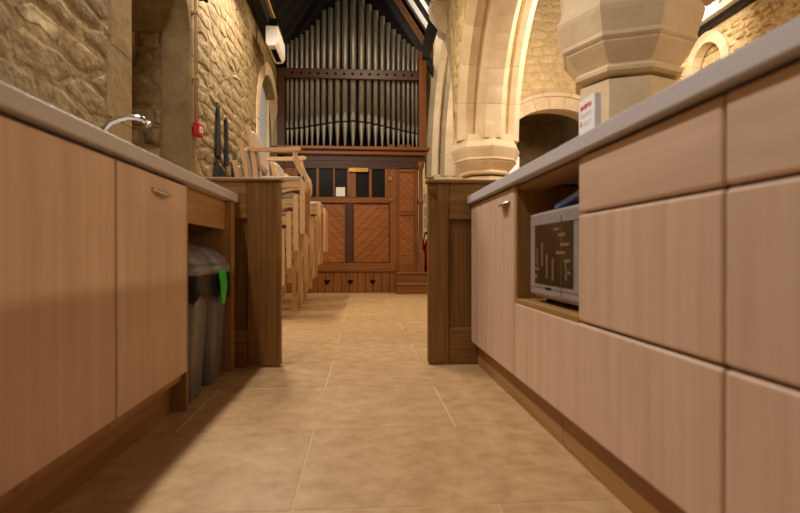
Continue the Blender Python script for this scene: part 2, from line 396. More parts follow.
arcr = [(wc + ww * math.cos(t), wz + .36 * math.sin(t)) for t in [PI * k / 14 for k in range(15)]]
mb.prism([(10, 0), (10, 3.5), (-1.5, 3.5), (-1.5, 0), (wc - ww, 0.0), (wc - ww, wz)] + arcr[::-1][1:-1] + [(wc + ww, wz), (wc + ww, 0)], 'x', RX, RX + .5)
mb.box(RX, RX + .5, wc - ww, wc + ww, 0, 1.6)
wall_right = struct('wall_right', mb, 'mortar_lt')
def keep_r(u, v): return not (abs(u - wc) < ww + .12 and v < wz) and ((u - wc) / (ww + .13)) ** 2 + ((v - wz) / .50) ** 2 > 1
rubble(wall_right, 'stone_lt', 4.3, 8.2, 1.9, 2.49, 0.30, 0.16, lambda u, v, d: (RX - d, u, v), seed=43, keep=keep_r, proud=(0.01, 0.03), smear=.012)
rubble(wall_right, 'stone_lt', 4.9, 7.4, 2.5, 3.46, 0.15, 0.075, lambda u, v, d: (RX - d, u, v), seed=41, keep=keep_r, proud=(0.01, 0.045), smear=.012)
voussoirs(wall_right, 'ashlar', wc, ww, ww + .03, wz, [(-.1, -.02), (.03, -.02), (.03, .12), (-.1, .12)], 4, lambda s, z, d: (RX - d, s, z))
for s in (-1, 1):
    for k in range(4):
        z0 = 1.6 + k * .355
        y0, y1 = (wc - ww - .12, wc - ww + .02) if s < 0 else (wc + ww - .02, wc + ww + .12)
        box_part('jamb_stone', 'ashlar', wall_right, RX - .03, RX + .15, y0, y1, z0 + .002, z0 + .353, bev=.006)
win2 = struct('window_2', MB().box(RX + .15, RX + .19, wc - ww, wc + ww, 1.6, 3.4), 'mortar_lt')
for k in range(12): box_part('stone_course', 'stone_lt', win2, RX + .12, RX + .16, wc - ww + .01, wc + ww - .01, 1.62 + k * .15, 1.62 + k * .15 + .138, bev=.01)
struct('trim_1', MB().box(RX - .09, RX + .1, -1.5, 9.2, 3.5, 3.57), 'beam')
struct('trim_2', MB().box(RX - .17, RX + .1, -1.5, 9.2, 3.57, 3.645), 'panel_white')
# lean-to roof of the aisle
mb = MB(); AR = (3.3, 5.6)
mb.prism([(RX + .3, 3.15), (RX + .3, 3.3), (AR[0], AR[1] + .14), (2.12, 4.84), (2.12, 4.7), AR], 'y', -1.5, 9.2); aisle_roof = struct('ceiling_aisle', mb, 'panel_white')
for k in range(24):
    y = -1.3 + k * .45
    obj('rafter', MB().prism([(RX + .05, 3.50), (RX + .05, 3.60), AR, (AR[0], AR[1] - .12)], 'y', y, y + .12), 'rafter', aisle_roof)
    obj('rafter', MB().prism([(2.12, 4.60), (2.12, 4.72), AR, (AR[0], AR[1] - .12)], 'y', y, y + .12), 'rafter', aisle_roof)
t = thing('batten_light', 'bright white batten light fixed above the dark beam of the aisle wall', 'light', (RX - .16, 6.6, 3.66))
box_part('diffuser', 'led', t, RX - .26, RX - .17, 6.30, 6.86, 3.660, 3.745, bev=.015)
box_part('housing', 'white', t, RX - .17, RX - .13, 6.26, 6.90, 3.6455, 3.745)
b = area('batten_glow', (RX - .28, 6.58, 3.70), (3.2, 6.58, 2.6), .5, .08, 14, SOFT)
mb = MB(); mb.box(2.46, 2.74, BY - .06, BY - .03, 1.65, 2.3, bev=.004)  # plain white board added in place of an unidentified bright spot
tag(obj('bright_spot_board', mb, 'paper'), 'white board added for the bright spot beside the arched doorway', 'notice board')

# ------------------------------------------------------------------ nave roof
RIDGE = (0.257, 6.01)
def slope(name, e, dark):
    ex, ez = e; dx, dz_ = RIDGE[0] - ex, RIDGE[1] - ez; L = math.hypot(dx, dz_); n = Vector((-dz_, dx)).normalized() * (1 if dx < 0 else -1)
    n = n if n.y > 0 else -n
    mb = MB(); mb.prism([(ex, ez), (RIDGE[0], RIDGE[1]), (RIDGE[0] + n.x * .08, RIDGE[1] + n.y * .08 + .05), (ex + n.x * .08, ez + n.y * .08)], 'y', -1.5, 10.6)
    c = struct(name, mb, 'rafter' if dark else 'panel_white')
    y = 9.20
    while y > 2.5:
        q = .05
        obj('rafter', MB().prism([(ex, ez), (RIDGE[0], RIDGE[1]), (RIDGE[0] - n.x * q, RIDGE[1] - n.y * q), (ex - n.x * q, ez - n.y * q)], 'y', y - .13, y), 'rafter', c)
        y -= .45
    return c
ceil_r = slope('ceiling_right', (1.30, 4.45), False)
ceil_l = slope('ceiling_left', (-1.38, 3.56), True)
# truss framing the organ gable
t = thing('roof_truss', 'dark timber truss with moulded edge framing the organ pipes', 'truss', (0.0, 8.0, 3.6)); TR = t
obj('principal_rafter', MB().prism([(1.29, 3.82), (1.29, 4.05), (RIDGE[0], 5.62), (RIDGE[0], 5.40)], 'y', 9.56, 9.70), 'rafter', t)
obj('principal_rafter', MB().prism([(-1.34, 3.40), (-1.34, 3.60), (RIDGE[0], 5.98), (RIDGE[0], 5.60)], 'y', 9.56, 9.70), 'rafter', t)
for k, o_ in enumerate((0.0, .06, .12)):
    obj('moulding', MB().prism([(1.28, 4.07 + o_), (1.28, 4.115 + o_), (RIDGE[0], 5.67 + o_), (RIDGE[0], 5.625 + o_)], 'y', 9.54 - .012 * k, 9.70), 'lit_moulding', t)
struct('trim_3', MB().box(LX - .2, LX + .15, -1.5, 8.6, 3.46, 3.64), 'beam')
struct('trim_4', MB().box(LX + .15, LX + .19, -1.5, 7.6, 3.60, 3.64), 'conduit')
obj('wall_post', MB().prism([(.90, 3.52), (.99, 3.50), (1.06, 3.72), (1.12, 3.92), (.99, 4.08), (.92, 3.80)], 'y', 7.86, 7.98), 'beam', TR)
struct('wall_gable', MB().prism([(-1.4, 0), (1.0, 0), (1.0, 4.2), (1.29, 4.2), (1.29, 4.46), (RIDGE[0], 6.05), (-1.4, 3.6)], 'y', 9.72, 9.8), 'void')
struct('wall_end', MB().box(-2.1, 2.4, 10.6, 10.8, 0, 5.4), 'mortar_lt')
# corbel under the roof timber
t = thing('stone_corbel', 'carved stone corbel carrying the dark roof timber', 'corbel', (1.28, 8.15, 3.9))
obj('block', MB().prism([(1.285, 3.92), (1.285, 4.40), (1.06, 4.40), (1.04, 4.30), (1.10, 4.12), (1.20, 3.97)], 'y', 8.02, 8.28), 'ashlar', t)
obj('cap', MB().box(1.03, 1.285, 7.99, 8.31, 4.36, 4.43, bev=.015), 'ashlar', t)

# ------------------------------------------------------------------ pipe organ
OY = 8.25
org = thing('pipe_organ', 'oak pipe organ with tall grey metal pipes above panelled doors', 'organ', (-.14, OY, 0))
# case posts, impost and transom
box_part('post', 'org_dark', org, -1.29, -1.18, OY, OY + .5, 0, 3.75, bev=.006)
box_part('post', 'org_z', org, .885, 1.0, OY, OY + .5, 2.22, 3.72, bev=.006)
box_part('post_cap', 'org_z', org, .865, 1.02, OY - .02, OY + .3, 3.62, 3.74, bev=.012)
box_part('transom', 'org_dark', org, -1.18, .885, OY, OY + .06, 3.295, 3.445, bev=.006)
for k in range(15):
    x = -1.06 + k * .131
    mb = MB(); 
    for a in range(4):
        th = a * PI / 2; mb.lathe([(.011, 0), (.011, .006)], 0, 0, 8)
    bmesh.ops.translate(mb.bm, verts=mb.bm.verts[:], vec=(0, 0, 0))
    for i, v in enumerate(mb.bm.verts):
        a = i // 16; c = v.co.copy(); v.co = Vector((x + c.x + .011 * math.cos(a * PI / 2), OY - .004 + c.z, 3.37 + c.y + .011 * math.sin(a * PI / 2)))
    obj('quatrefoil', mb, 'void', org)
box_part('impost', 'org_x', org, -1.29, 1.04, OY - .10, OY + .45, 2.19, 2.245, bev=.012)
box_part('impost', 'org_x', org, -1.29, 1.01, OY - .05, OY + .45, 2.12, 2.19, bev=.015)
box_part('impost', 'org_dark', org, -1.29, .98, OY - .0, OY + .45, 2.03, 2.12, bev=.006)
# pipes
px = [93, 113, 136, 160, 185, 210, 237, 266, 298, 332, 368, 407, 447, 483, 516, 548, 577, 603, 628, 652, 675, 697, 716]
top_px = [240, 225, 212, 195, 175, 150, 122, 75, 62, 30, 10, -6, 15, 40, 68, 95, 127, 157, 182, 205, 225, 240, 255]
mo_px = [217, 216, 213, 211, 206, 200, 196, 190, 185, 180, 178, 175, 179, 182, 189, 195, 202, 207, 212, 217, 222, 226, 230]
for a, tp, mo in zip(px, top_px, mo_px):
    x = -1.152 + (a - 93) / (716 - 93) * 2.012
    top = 3.445 + (330 - tp) / 4.706 / 66.5 + .13 - .0
    mz = 2.245 + (312 - mo) / 4.706 / 67.0
    i = px.index(a); sp = ((px[min(i + 1, 22)] - px[max(i - 1, 0)]) / (2 if 0 < i < 22 else 1)) / 623 * 2.012
    r = sp * .415
    y = OY + .14
    mb = MB(); mb.lathe([(r, mz + .004), (r, top - .004), (r * .93, top), (r * .93, top - .05)], x, y, 18)
    p = obj('pipe', mb, 'tin', org)
    mb = MB(); mb.lathe([(r * .22, 2.246), (r * .30, 2.27), (r * .97, mz - .045), (r, mz - .02)], x, y, 18); obj('pipe_foot', mb, 'tin', p)
    mb = MB(); mb.lathe([(r * .93, mz - .022), (r * .93, mz + .006)], x, y, 18); obj('pipe_mouth', mb, 'pipe_mouth', p)
    mb = MB(); mb.prism([(x - r * .62, mz + .004), (x + r * .62, mz + .004), (x + r * .5, mz + .09), (x, mz + .14), (x - r * .5, mz + .09)], 'y', y - r - .001, y - r * .7)
    obj('upper_lip', mb, 'tin_dimmed', p)
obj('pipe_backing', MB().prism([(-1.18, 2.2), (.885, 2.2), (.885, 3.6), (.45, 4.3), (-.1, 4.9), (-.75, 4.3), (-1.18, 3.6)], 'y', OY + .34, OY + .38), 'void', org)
for a in (.40, .55, .68): box_part('wind_block', 'org_x', org, a, a + .08, OY + .02, OY + .08, 2.246, 2.30, bev=.004)
# lower case front: frames, glazed lights, diagonal boarding
FY = OY
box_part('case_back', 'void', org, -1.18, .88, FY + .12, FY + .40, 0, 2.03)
box_part('top_rail', 'org_dark', org, -1.18, .88, FY, FY + .06, 1.915, 2.03)
box_part('mid_rail', 'org_x', org, -1.18, .52, FY - .015, FY + .06, 1.385, 1.475, bev=.008)
box_part('bottom_rail', 'org_x', org, -1.18, .52, FY - .015, FY + .06, .325, .46, bev=.008)
box_part('stile', 'org_dark', org, -.24, -.145, FY - .01, FY + .06, .46, 1.385, bev=.006)
box_part('stile', 'org_z', org, .435, .54, FY - .005, FY + .06, .325, 1.915, bev=.006)
box_part('stile', 'org_z', org, -1.18, -1.06, FY - .005, FY + .06, .0, 1.915, bev=.006)
for a, b in ((-.70, -.657), (-.444, -.413), (-.23, -.092), (.108, .154), (.355, .435), (-1.06, -.98)):
    box_part('glazing_bar', 'org_z', org, a, b, FY, FY + .05, 1.475, 1.915, bev=.005)
for a, b in ((-.98, -.70), (-.657, -.444), (-.413, -.23), (-.092, .108), (.154, .355)):
    box_part('glass_pane', 'glass_dark', org, a, b, FY + .035, FY + .045, 1.475, 1.915)
box_part('brass_plate', 'brass', org, -.205, .10, FY - .03, FY, 1.86, 1.925, bev=.004)  # plain brass plate on the case front, gives no light
box_part('sheet', 'paper', org, -.40, -.26, FY + .026, FY + .034, 1.49, 1.63)
def boarding(x0, x1, z0, z1, d, y, wd=.105):
    """diagonal boards, each its own mesh, clipped to the panel"""
    s = d * 1.0; c0 = min(z0 - s * x0, z0 - s * x1); c1 = max(z1 - s * x0, z1 - s * x1)
    c = c0; st = wd * math.sqrt(2)
    while c < c1:
        poly = [(x0, z0), (x1, z0), (x1, z1), (x0, z1)]
        nx_, nz_ = (-s, 1)
        poly = clip(poly, 0, c + st - .007, nx_, nz_)
        if len(poly) >= 3: poly = clip(poly, 0, c, -nx_, -nz_)
        if len(poly) >= 3:
            ar = abs(sum(poly[i][0] * poly[(i + 1) % len(poly)][1] - poly[(i + 1) % len(poly)][0] * poly[i][1] for i in range(len(poly)))) / 2
            if ar > .0006: obj('diagonal_board', MB().prism(poly, 'y', y, y + .02), DIAG[s > 0], org)
        c += st
def rotwood(name, sgn):
    m = wood(name, (120, 68, 22), (164, 100, 42), 'x', 0.4, 40, per_obj=0.10)
    mp = [n for n in m.node_tree.nodes if n.type == 'MAPPING'][0]; mp.inputs['Rotation'].default_value = (0, sgn * PI / 4, 0)
    return m
DIAG = {True: rotwood('diagonal_oak_rising', 1), False: rotwood('diagonal_oak_falling', -1)}
boarding(-1.06, -.25, .47, 1.375, -1, FY + .025); boarding(-.135, .43, .47, 1.375, 1, FY + .025)
for (a, b) in ((-1.06, -.24), (-.145, .435)):
    for x in (a, b - .018): box_part('panel_bead', 'org_dark', org, x, x + .018, FY, FY + .03, .46, 1.385)
# plinth boards; dark hearts stand in for the shade of the cut-outs
for k in range(14):
    a = -1.18 + k * .1235
    box_part('plinth_board', 'org_z', org, a + .002, a + .1215, FY + .01, FY + .04, 0, .325, bev=.004)
for x in (-.535, -.18, .165):
    mb = MB(); hp = []
    for k in range(20):
        th = 2 * PI * k / 20
        hp.append((x + .0030 * 16 * math.sin(th) ** 3 * .9, .17 + .0030 * (13 * math.cos(th) - 5 * math.cos(2 * th) - 2 * math.cos(3 * th) - math.cos(4 * th))))
    mb.prism(hp, 'y', FY + .006, FY + .012); obj('heart_shade', mb, 'void', org)
# narrow door at the right
d = box_part('door', 'org_z', org, .545, .86, FY + .03, FY + .06, .30, 1.93)
for a, b in ((.545, .575), (.815, .86)): box_part('door_stile', 'org_z', d, a, b, FY + .0, FY + .04, .30, 1.93, bev=.004)
for a, b in ((.30, .58), (1.20, 1.26), (1.87, 1.93)): box_part('door_rail', 'org_x', d, .575, .815, FY + .0, FY + .04, a, b, bev=.004)
def boards_into(x0, x1, z0, z1): boarding(x0, x1, z0, z1, -1, FY + .018, .075)
boards_into(.58, .81, .585, 1.195); boards_into(.58, .81, 1.265, 1.865)
box_part('latch', 'brass', org, .40, .47, FY - .03, FY - .006, 1.73, 1.80, bev=.006)
box_part('latch', 'brass', org, .425, .46, FY - .035, FY - .006, 1.42, 1.47, bev=.004)
mb = MB(); mb.lathe([(.05, .32), (.05, .62), (.032, .65), (.040, .70), (.034, .74), (.030, 1.35), (.045, 1.38), (.045, 1.42), (.032, 1.45), (.030, 1.9), (.05, 1.95), (.055, 2.03)], .91, FY + .0, 16)
obj('turned_column', mb, 'org_z', org)
box_part('column_base', 'org_z', org, .855, .965, FY - .055, FY + .055, .30, .64, bev=.006)
box_part('step', 'org_x', org, .52, 1.06, FY - .28, FY + .05, .0, .13, bev=.004)
box_part('step_tread', 'dark_oak_x', org, .51, 1.07, FY - .30, FY + .05, .13, .165, bev=.006)
box_part('step', 'org_x', org, .53, 1.04, FY - .06, FY + .05, .165, .29, bev=.004)
box_part('step_tread', 'dark_oak_x', org, .52, 1.05, FY - .08, FY + .05, .29, .32, bev=.006)
# extinguisher and papers beside the organ
t = thing('fire_extinguisher', 'red fire extinguisher standing beside the organ steps', 'fire extinguisher', (1.065, 8.46, 0))
obj('cylinder', MB().lathe([(.07, 0), (.078, .02), (.078, .72), (.06, .80), (.03, .84)], 1.065, 8.46, 20), 'red', t)
obj('valve', MB().lathe([(.022, .84), (.022, .92), (.012, .93)], 1.065, 8.46, 12), 'steel', t)
obj('hose', MB().tube([(1.065, 8.46, .90), (.998, 8.44, .93), (.975, 8.43, .80), (.98, 8.43, .55)], .011, 8), 'bag', t)
box_part('lever', 'void', t, 1.0, 1.085, 8.445, 8.475, .925, .95, bev=.004)
for k in range(3):
    box = MB().box(1.005, 1.17, 8.62 - .004 * k, 8.624 - .004 * k, 1.02 + .19 * k, 1.19 + .19 * k)
    if k == 0:
        t = thing('notice_stand', 'narrow stand of white papers behind the organ column', 'notice stand', (1.09, 8.64, 0)); box_part('post', 'void', t, 1.06, 1.10, 8.63, 8.66, 0, 1.7)
    obj('paper_sheet', box, 'paper', t)

# ------------------------------------------------------------------ pew screens at the aisle
def screen(x0, x1, side, label, y0=2.86):
    """panelled oak screen; side = +1 when the free edge is at x1"""
    y1 = y0 + .055; H = .985
    t = thing('pew_screen', label, 'pew screen', ((x0 + x1) / 2, (y0 + y1) / 2, 0))
    box_part('panel', 'dark_oak_z', t, x0 + .02, x1 - .02, y0 + .022, y0 + .034, .1, H - .05)
    fe = x1 if side > 0 else x0
    def X(a, b): return (fe - b, fe - a) if side > 0 else (fe + a, fe + b)
    w1 = .175 if side > 0 else .115
    a, b = X(0, w1); box_part('stile', 'dark_oak_z', t, a, b, y0, y1, .008, H, bev=.006)
    a, b = X(w1 + .28, w1 + .38); box_part('stile', 'dark_oak_z', t, a, b, y0, y1, .0, H, bev=.006)
    a, b = X(w1, abs(x1 - x0))
    box_part('top_rail', 'dark_oak_x', t, a, b, y0 + .002, y1, H - .20, H, bev=.005)
    box_part('bottom_rail', 'dark_oak_x', t, a, b, y0 + .002, y1, .0, .20, bev=.005)
    a, b = X(-.012, abs(x1 - x0)); box_part('cap', 'dark_oak_x' , t, a, b, y0 - .012, y1 + .012, H - .002, H + .018, bev=.006)
    return t
sl = screen(-1.28, -.43, 1, 'dark oak panelled pew screen in front of the stacked chairs')
sr = screen(.357, 1.18, -1, 'dark oak panelled pew screen with a brass catch beside the cabinet door')
mb = MB(); mb.lathe([(.012, 0), (.016, .006), (.008, .012), (.008, .02), (.013, .026), (.009, .034)], 0, 0, 14)
for v in mb.bm.verts: c = v.co.copy(); v.co = Vector((.374 + c.x, 2.86 - c.z, .945 + c.y))
k = obj('catch', mb, 'brass', sr); k['label'] = 'small round brass catch'
box_part('catch_plate', 'brass', sr, .357, .392, 2.852, 2.861, .925, .965, bev=.003)

# ------------------------------------------------------------------ stacked chairs
def chair(arms):
    """local frame: x forward, front legs at x=0, y across from 0, z up"""
    o = bpy.data.objects.new('stacking_chair', None); col.objects.link(o); o.empty_display_size = .1
    Wd = .50; T = .034
    for y in (0, Wd - T):
        mb = MB()
        mb.prism([(-.022, 0), (.018, 0), (.022, .40), (.02, .48), (.008, .515), (-.015, .515), (-.026, .48)], 'y', y, y + T)
        obj('front_leg', mb, 'beech', o)
        mb = MB(); mb.prism([(-.44, 0), (-.40, 0), (-.39, .46), (-.43, .78), (-.47, .97), (-.505, .97), (-.47, .78), (-.43, .46)], 'y', y, y + T)
        obj('rear_leg', mb, 'beech', o)
        yi = y + T + .002 if y == 0 else y - .022
        mb = MB(); mb.prism([(-.415, .40), (-.0, .425), (-.0, .48), (-.415, .455)], 'y', yi, yi + .02); obj('side_rail', mb, 'beech_x', o)
        mb = MB(); mb.prism([(-.405, .330), (-.26, .352), (-.10, .390), (.0, .400), (.0, .424), (-.12, .414), (-.27, .384), (-.405, .364)], 'y', yi, yi + .02); obj('curved_brace', mb, 'beech_x', o)
    obj('front_rail', MB().box(-.02, .0, T, Wd - T, .41, .47, bev=.004), 'beech', o)
    obj('back_rail', MB().box(-.42, -.40, T, Wd - T, .40, .455, bev=.004), 'beech', o)
    mb = MB(); mb.box(-.385, .02, .062, Wd - .062, .475, .525, bev=.018, seg=3); obj('seat', mb, 'fabric', o)
    mb = MB(); mb.box(-.03, .04, T + .005, Wd - T - .005, .60, .93, bev=.028, seg=3)
    for v in mb.bm.verts: v.co.x += -.395 - (v.co.z - .5) * .17
    obj('backrest', mb, 'fabric', o)
    if arms:
        for y in (-.006, Wd - T + .006 - .01):
            mb = MB(); mb.prism([(-.465, .735), (-.46, .768), (-.14, .775), (-.04, .785), (-.015, .772), (-.015, .758), (-.04, .745), (-.15, .738)], 'y', y, y + .046); obj('armrest', mb, 'beech_x', o)
            mb = MB(); mb.prism([(-.09, .745), (-.05, .745), (-.045, .70), (-.015, .62), (.03, .55), (.042, .50), (.04, .40), (.022, .38), (.022, .45), (.0, .50), (-.04, .56), (-.085, .66)], 'y', y + .006, y + .04); obj('arm_support', mb, 'beech', o)
    return o
side_chair = chair(False); arm_chair = chair(True)
stacks = [(-.835, 4.86, 6, .060, 'nearest the oak screen', True), (-.70, 5.60, 5, .062, 'middle of the row of stacks', False), (-.72, 6.38, 5, .066, 'nearest the organ', False)]
first = True
ordn = ['lowest', 'second lowest', 'third', 'fourth', 'fifth', 'sixth']
names = ['stack beside the oak screen', 'middle stack of the three', 'stack closest to the organ']
for si, (x, y, n, dx, lab, arm) in enumerate(stacks):
    for k in range(n):
        top = k == n - 1
        if top and arm:
            c = arm_chair; lb = 'beech armchair with oatmeal upholstery on top of the stack beside the oak screen'
        else:
            c = side_chair if first else copy_tree(side_chair); first = False
            lb = ('beech side chair, topmost of the ' if top else 'beech side chair, %s from the floor in the ' % (['lowest', 'second', 'third', 'fourth', 'fifth'][k])) + names[si]
        c.location = (x + k * dx, y, k * .157)
        tag(c, lb, 'chair', 'stacked chairs by the left wall')

# ------------------------------------------------------------------ left kitchen run
FL = -.665
def pull(parent, x, y, z, sgn, ln=.16):
    """curved steel lip pull; sgn = direction away from the door"""
    mb = MB(); rs = []
    for k in range(13):
        u = -1 + 2 * k / 12; dep = .026 * (1 - u * u) + .003; h = .010 + .012 * (1 - u * u)
        yy = y + u * ln / 2
        rs.append([(x, yy, z), (x + sgn * dep * .75, yy, z - h * .35), (x + sgn * dep, yy, z - h), (x + sgn * (dep - .003), yy, z - h - .001), (x + sgn * dep * .68, yy, z - h * .35 - .004), (x, yy, z - .004)])
    mb.rings(rs, True, True)
    return obj('handle', mb, 'steel', parent)
def door_unit(y0, y1, label, handle_y=None):
    t = thing('base_cabinet', label, 'cabinet', ((FL - .62) / 2, (y0 + y1) / 2, 0), 'left kitchen run')
    mb = MB(); mb.box(-1.27, FL - .022, y0, y1, .12, .862); obj('carcass', mb, 'oak_z', t)
    dr = box_part('door', 'lam_z', t, FL - .02, FL, y0 + .004, y1 - .004, .152, .856, bev=.002)
    if handle_y: pull(dr, FL, handle_y, .812, 1)
    return t
door_unit(-.45, .246, 'pale oak base cabinet at the very start of the left run')
door_unit(.25, .896, 'pale oak base cabinet between the run start and the plain door unit')
door_unit(.90, 1.496, 'pale oak base cabinet with plain door under the left worktop')
door_unit(1.50, 2.085, 'pale oak base cabinet with steel lip handle next to the bin bay', 1.82)
tag(obj('plinth_board', MB().box(-.745, -.725, -.45, 2.08, 0, .118, bev=.002), 'oak_y'), 'oak plinth board along the foot of the left cabinets', 'plinth')
t = thing('bin_bay', 'open oak bay with apron board sheltering the two grey bins', 'cabinet', (-.97, 2.47, 0))
box_part('end_panel', 'oak_z', t, -1.27, FL - .004, 2.088, 2.108, 0, .862, bev=.001)
box_part('end_panel', 'oak_z', t, -1.27, FL + .002, 2.765, 2.84, 0, .868, bev=.001)
box_part('apron', 'oak_y', t, -.715, -.695, 2.109, 2.764, .725, .868, bev=.001)
box_part('back_panel', 'oak_z', t, -1.27, -1.25, 2.109, 2.764, 0, .862)
tag(obj('worktop', MB().box(-1.285, -.648, -.45, 2.852, .870, .912, bev=.003), 'worktop'), 'grey speckled worktop along the left cabinets below the chrome tap', 'worktop')
# tap
t = thing('mixer_tap', 'slim chrome tap with arched spout on the left worktop', 'tap', (-1.16, 2.46, .912))
obj('base', MB().lathe([(.03, .9125), (.03, .92), (.024, .925), (.024, 1.02), (.02, 1.03)], -1.16, 2.46, 20), 'chrome', t)
sp = [(-1.16, 2.46, 1.02), (-1.16, 2.46, 1.10), (-1.15, 2.46, 1.15), (-1.12, 2.465, 1.185), (-1.08, 2.47, 1.205), (-1.045, 2.475, 1.215), (-1.01, 2.48, 1.214), (-.985, 2.485, 1.206), (-.967, 2.488, 1.190)]
obj('spout', MB().tube(sp, [.016, .016, .015, .0145, .014, .0135, .013, .0125, .012], 14), 'chrome', t)
obj('nozzle', MB().tube([(-.968, 2.488, 1.192), (-.960, 2.489, 1.176)], .014, 14), 'steel', t)
obj('lever', MB().tube([(-1.16, 2.48, .99), (-1.16, 2.53, 1.0), (-1.16, 2.57, 1.02)], [.009, .007, .006], 10), 'chrome', t)
# bins
def rrect(cx, cy, hx, hy, r, z, n=5):
    P = []
    for qx, qy, a0 in ((1, 1, 0), (-1, 1, PI / 2), (-1, -1, PI), (1, -1, 1.5 * PI)):
        for k in range(n + 1):
            a = a0 + PI / 2 * k / n; P.append((cx + qx * (hx - r) + r * math.cos(a), cy + qy * (hy - r) + r * math.sin(a), z))
    return P
def bin_(y, label, flap):
    x = -.835
    t = thing('waste_bin', label, 'bin', (x, y, 0), 'swing bins under the left worktop')
    obj('body', MB().rings([rrect(x, y, .145, .095, .045, .0), rrect(x, y, .150, .10, .045, .012), rrect(x, y, .178, .128, .05, .515), rrect(x, y, .178, .128, .05, .52)]), 'bin_dark', t)
    # film liner folded over the rim, with a crumpled lower hem
    rnd = random.Random(int(y * 100)); top = rrect(x, y, .183, .133, .052, .528, 9)
    rs = [top]
    for j, (zz, ex) in enumerate(((.50, .004), (.46, .003), (.42, .006))):
        g = rrect(x, y, .183 + ex, .133 + ex, .052, zz, 9)
        rs.append([(p[0] + rnd.uniform(-.004, .004), p[1] + rnd.uniform(-.004, .004), p[2] + ((.022 * math.sin(p[0] * 45 + p[1] * 60) + rnd.uniform(-.006, .006)) if j == 2 else 0)) for p in g])
    obj('liner', MB().rings(rs, False), 'bag', t)
    lid = obj('lid_rim', MB().rings([rrect(x, y, .187, .137, .055, .512), rrect(x, y, .192, .142, .055, .52), rrect(x, y, .190, .14, .055, .545), rrect(x, y, .18, .13, .055, .555)]), 'bin', t)
    dome = []
    for k in range(9):
        a = PI / 2 * k / 8; dome.append(rrect(x - .02 * math.sin(a), y, .18 * (math.cos(a) * .93 + .07), .13 * (math.cos(a) ** .6 * .6 + .4), .055 * max(.2, math.cos(a)), .553 + .095 * math.sin(a)))
    obj('lid', MB().rings(dome), 'bin', t)
    return t
b1 = bin_(2.265, 'grey swing bin with domed lid and black liner beside the cabinet door', True)
b2 = bin_(2.570, 'grey swing bin with green tag hanging from its rim', False)
mb = MB(); mb.rings([[(-.645, 2.46, .525), (-.640, 2.56, .525), (-.646, 2.56, .525), (-.651, 2.46, .525)], [(-.636, 2.465, .46), (-.630, 2.555, .46), (-.636, 2.556, .46), (-.642, 2.466, .46)], [(-.640, 2.49, .375), (-.636, 2.535, .37), (-.642, 2.535, .37), (-.646, 2.49, .375)]], True, False)
g = obj('liner_tag', mb, 'green', b2); g['label'] = 'bright green end of a bin liner'

# ------------------------------------------------------------------ right kitchen run
FR = .588
def front(name, parent, mat, y0, y1, z0, z1): return box_part(name, mat, parent, FR, FR + .02, y0 + .002, y1 - .002, z0, z1, bev=.0075, seg=3)
cy = [.25, .830, 1.418, 2.03, 2.845]
t = thing('drawer_cabinet', 'three-drawer cabinet in pale oak right next to the niche cabinet', 'cabinet', (.9, .54, 0), 'right kitchen run')
box_part('carcass', 'oak_z', t, FR + .022, 1.2, cy[0], cy[1] - .002, .12, .862)
front('drawer', t, 'lam_y', cy[0], cy[1], .712, .862); front('drawer', t, 'lam_z', cy[0], cy[1], .418, .706); front('drawer', t, 'lam_z', cy[0], cy[1], .125, .412)
t = thing('drawer_cabinet', 'three-drawer cabinet in pale oak closing the right run', 'cabinet', (.9, -.1, 0), 'right kitchen run')
box_part('carcass', 'oak_z', t, FR + .022, 1.2, -.45, .248, .12, .862)
front('drawer', t, 'lam_y', -.45, .248, .712, .862); front('drawer', t, 'lam_z', -.45, .248, .418, .706); front('drawer', t, 'lam_z', -.45, .248, .125, .412)
t = thing('niche_cabinet', 'pale oak cabinet with microwave niche above one wide bottom drawer', 'cabinet', (.9, 1.43, 0), 'right kitchen run')
box_part('carcass', 'oak_z', t, FR + .022, 1.2, cy[1], cy[2] - .0, .12, .862)
front('drawer', t, 'lam_y', cy[1], cy[2], .712, .862); front('drawer', t, 'lam_z', cy[1], cy[2], .418, .706)
front('wide_drawer', t, 'lam_z', cy[1], cy[3] , .125, .412)
box_part('carcass', 'oak_z', t, FR + .022, 1.2, cy[2], cy[3], .12, .400)
box_part('niche_shelf', 'oak_y', t, FR + .003, 1.2, cy[2] + .002, cy[3] - .002, .402, .430, bev=.002)
box_part('niche_side', 'oak_z', t, FR + .003, 1.2, cy[3] - .022, cy[3] - .002, .430, .862, bev=.002)
box_part('niche_side', 'oak_z', t, FR + .022, 1.2, cy[2] + .0005, cy[2] + .02, .430, .862)
box_part('niche_back', 'oak_z', t, 1.17, 1.2, cy[2] + .02, cy[3] - .022, .430, .862)
box_part('niche_top_rail', 'oak_y', t, FR + .012, .70, cy[2] + .02, cy[3] - .022, .845, .862)
t = thing('base_cabinet', 'pale oak cabinet with tall door and steel handle beside the pew screen', 'cabinet', (.9, 2.43, 0), 'right kitchen run')
box_part('carcass', 'oak_z', t, FR + .022, 1.2, cy[3] + .001, cy[4], .12, .862)
dr = front('door', t, 'lam_z', cy[3] + .001, 2.63, .125, .862); pull(dr, FR, 2.15, .815, -1, .13)
front('filler_panel', t, 'lam_z', 2.63, cy[4], .125, .862)
for nm, a, b in (('plinth_board', -.45, 1.62), ('plinth_board', 1.622, 2.85)):
    tag(obj(nm, MB().box(.625, .645, a, b, 0, .118, bev=.002), 'oak_y'), 'oak plinth length under the wide drawer of the right run' if a < 1 else 'oak plinth length under the handled door beside the pew screen', 'plinth')
tag(obj('worktop', MB().box(.568, 1.22, -.45, 2.852, .870, .912, bev=.003), 'worktop'), 'grey speckled worktop above the drawers and microwave niche', 'worktop')
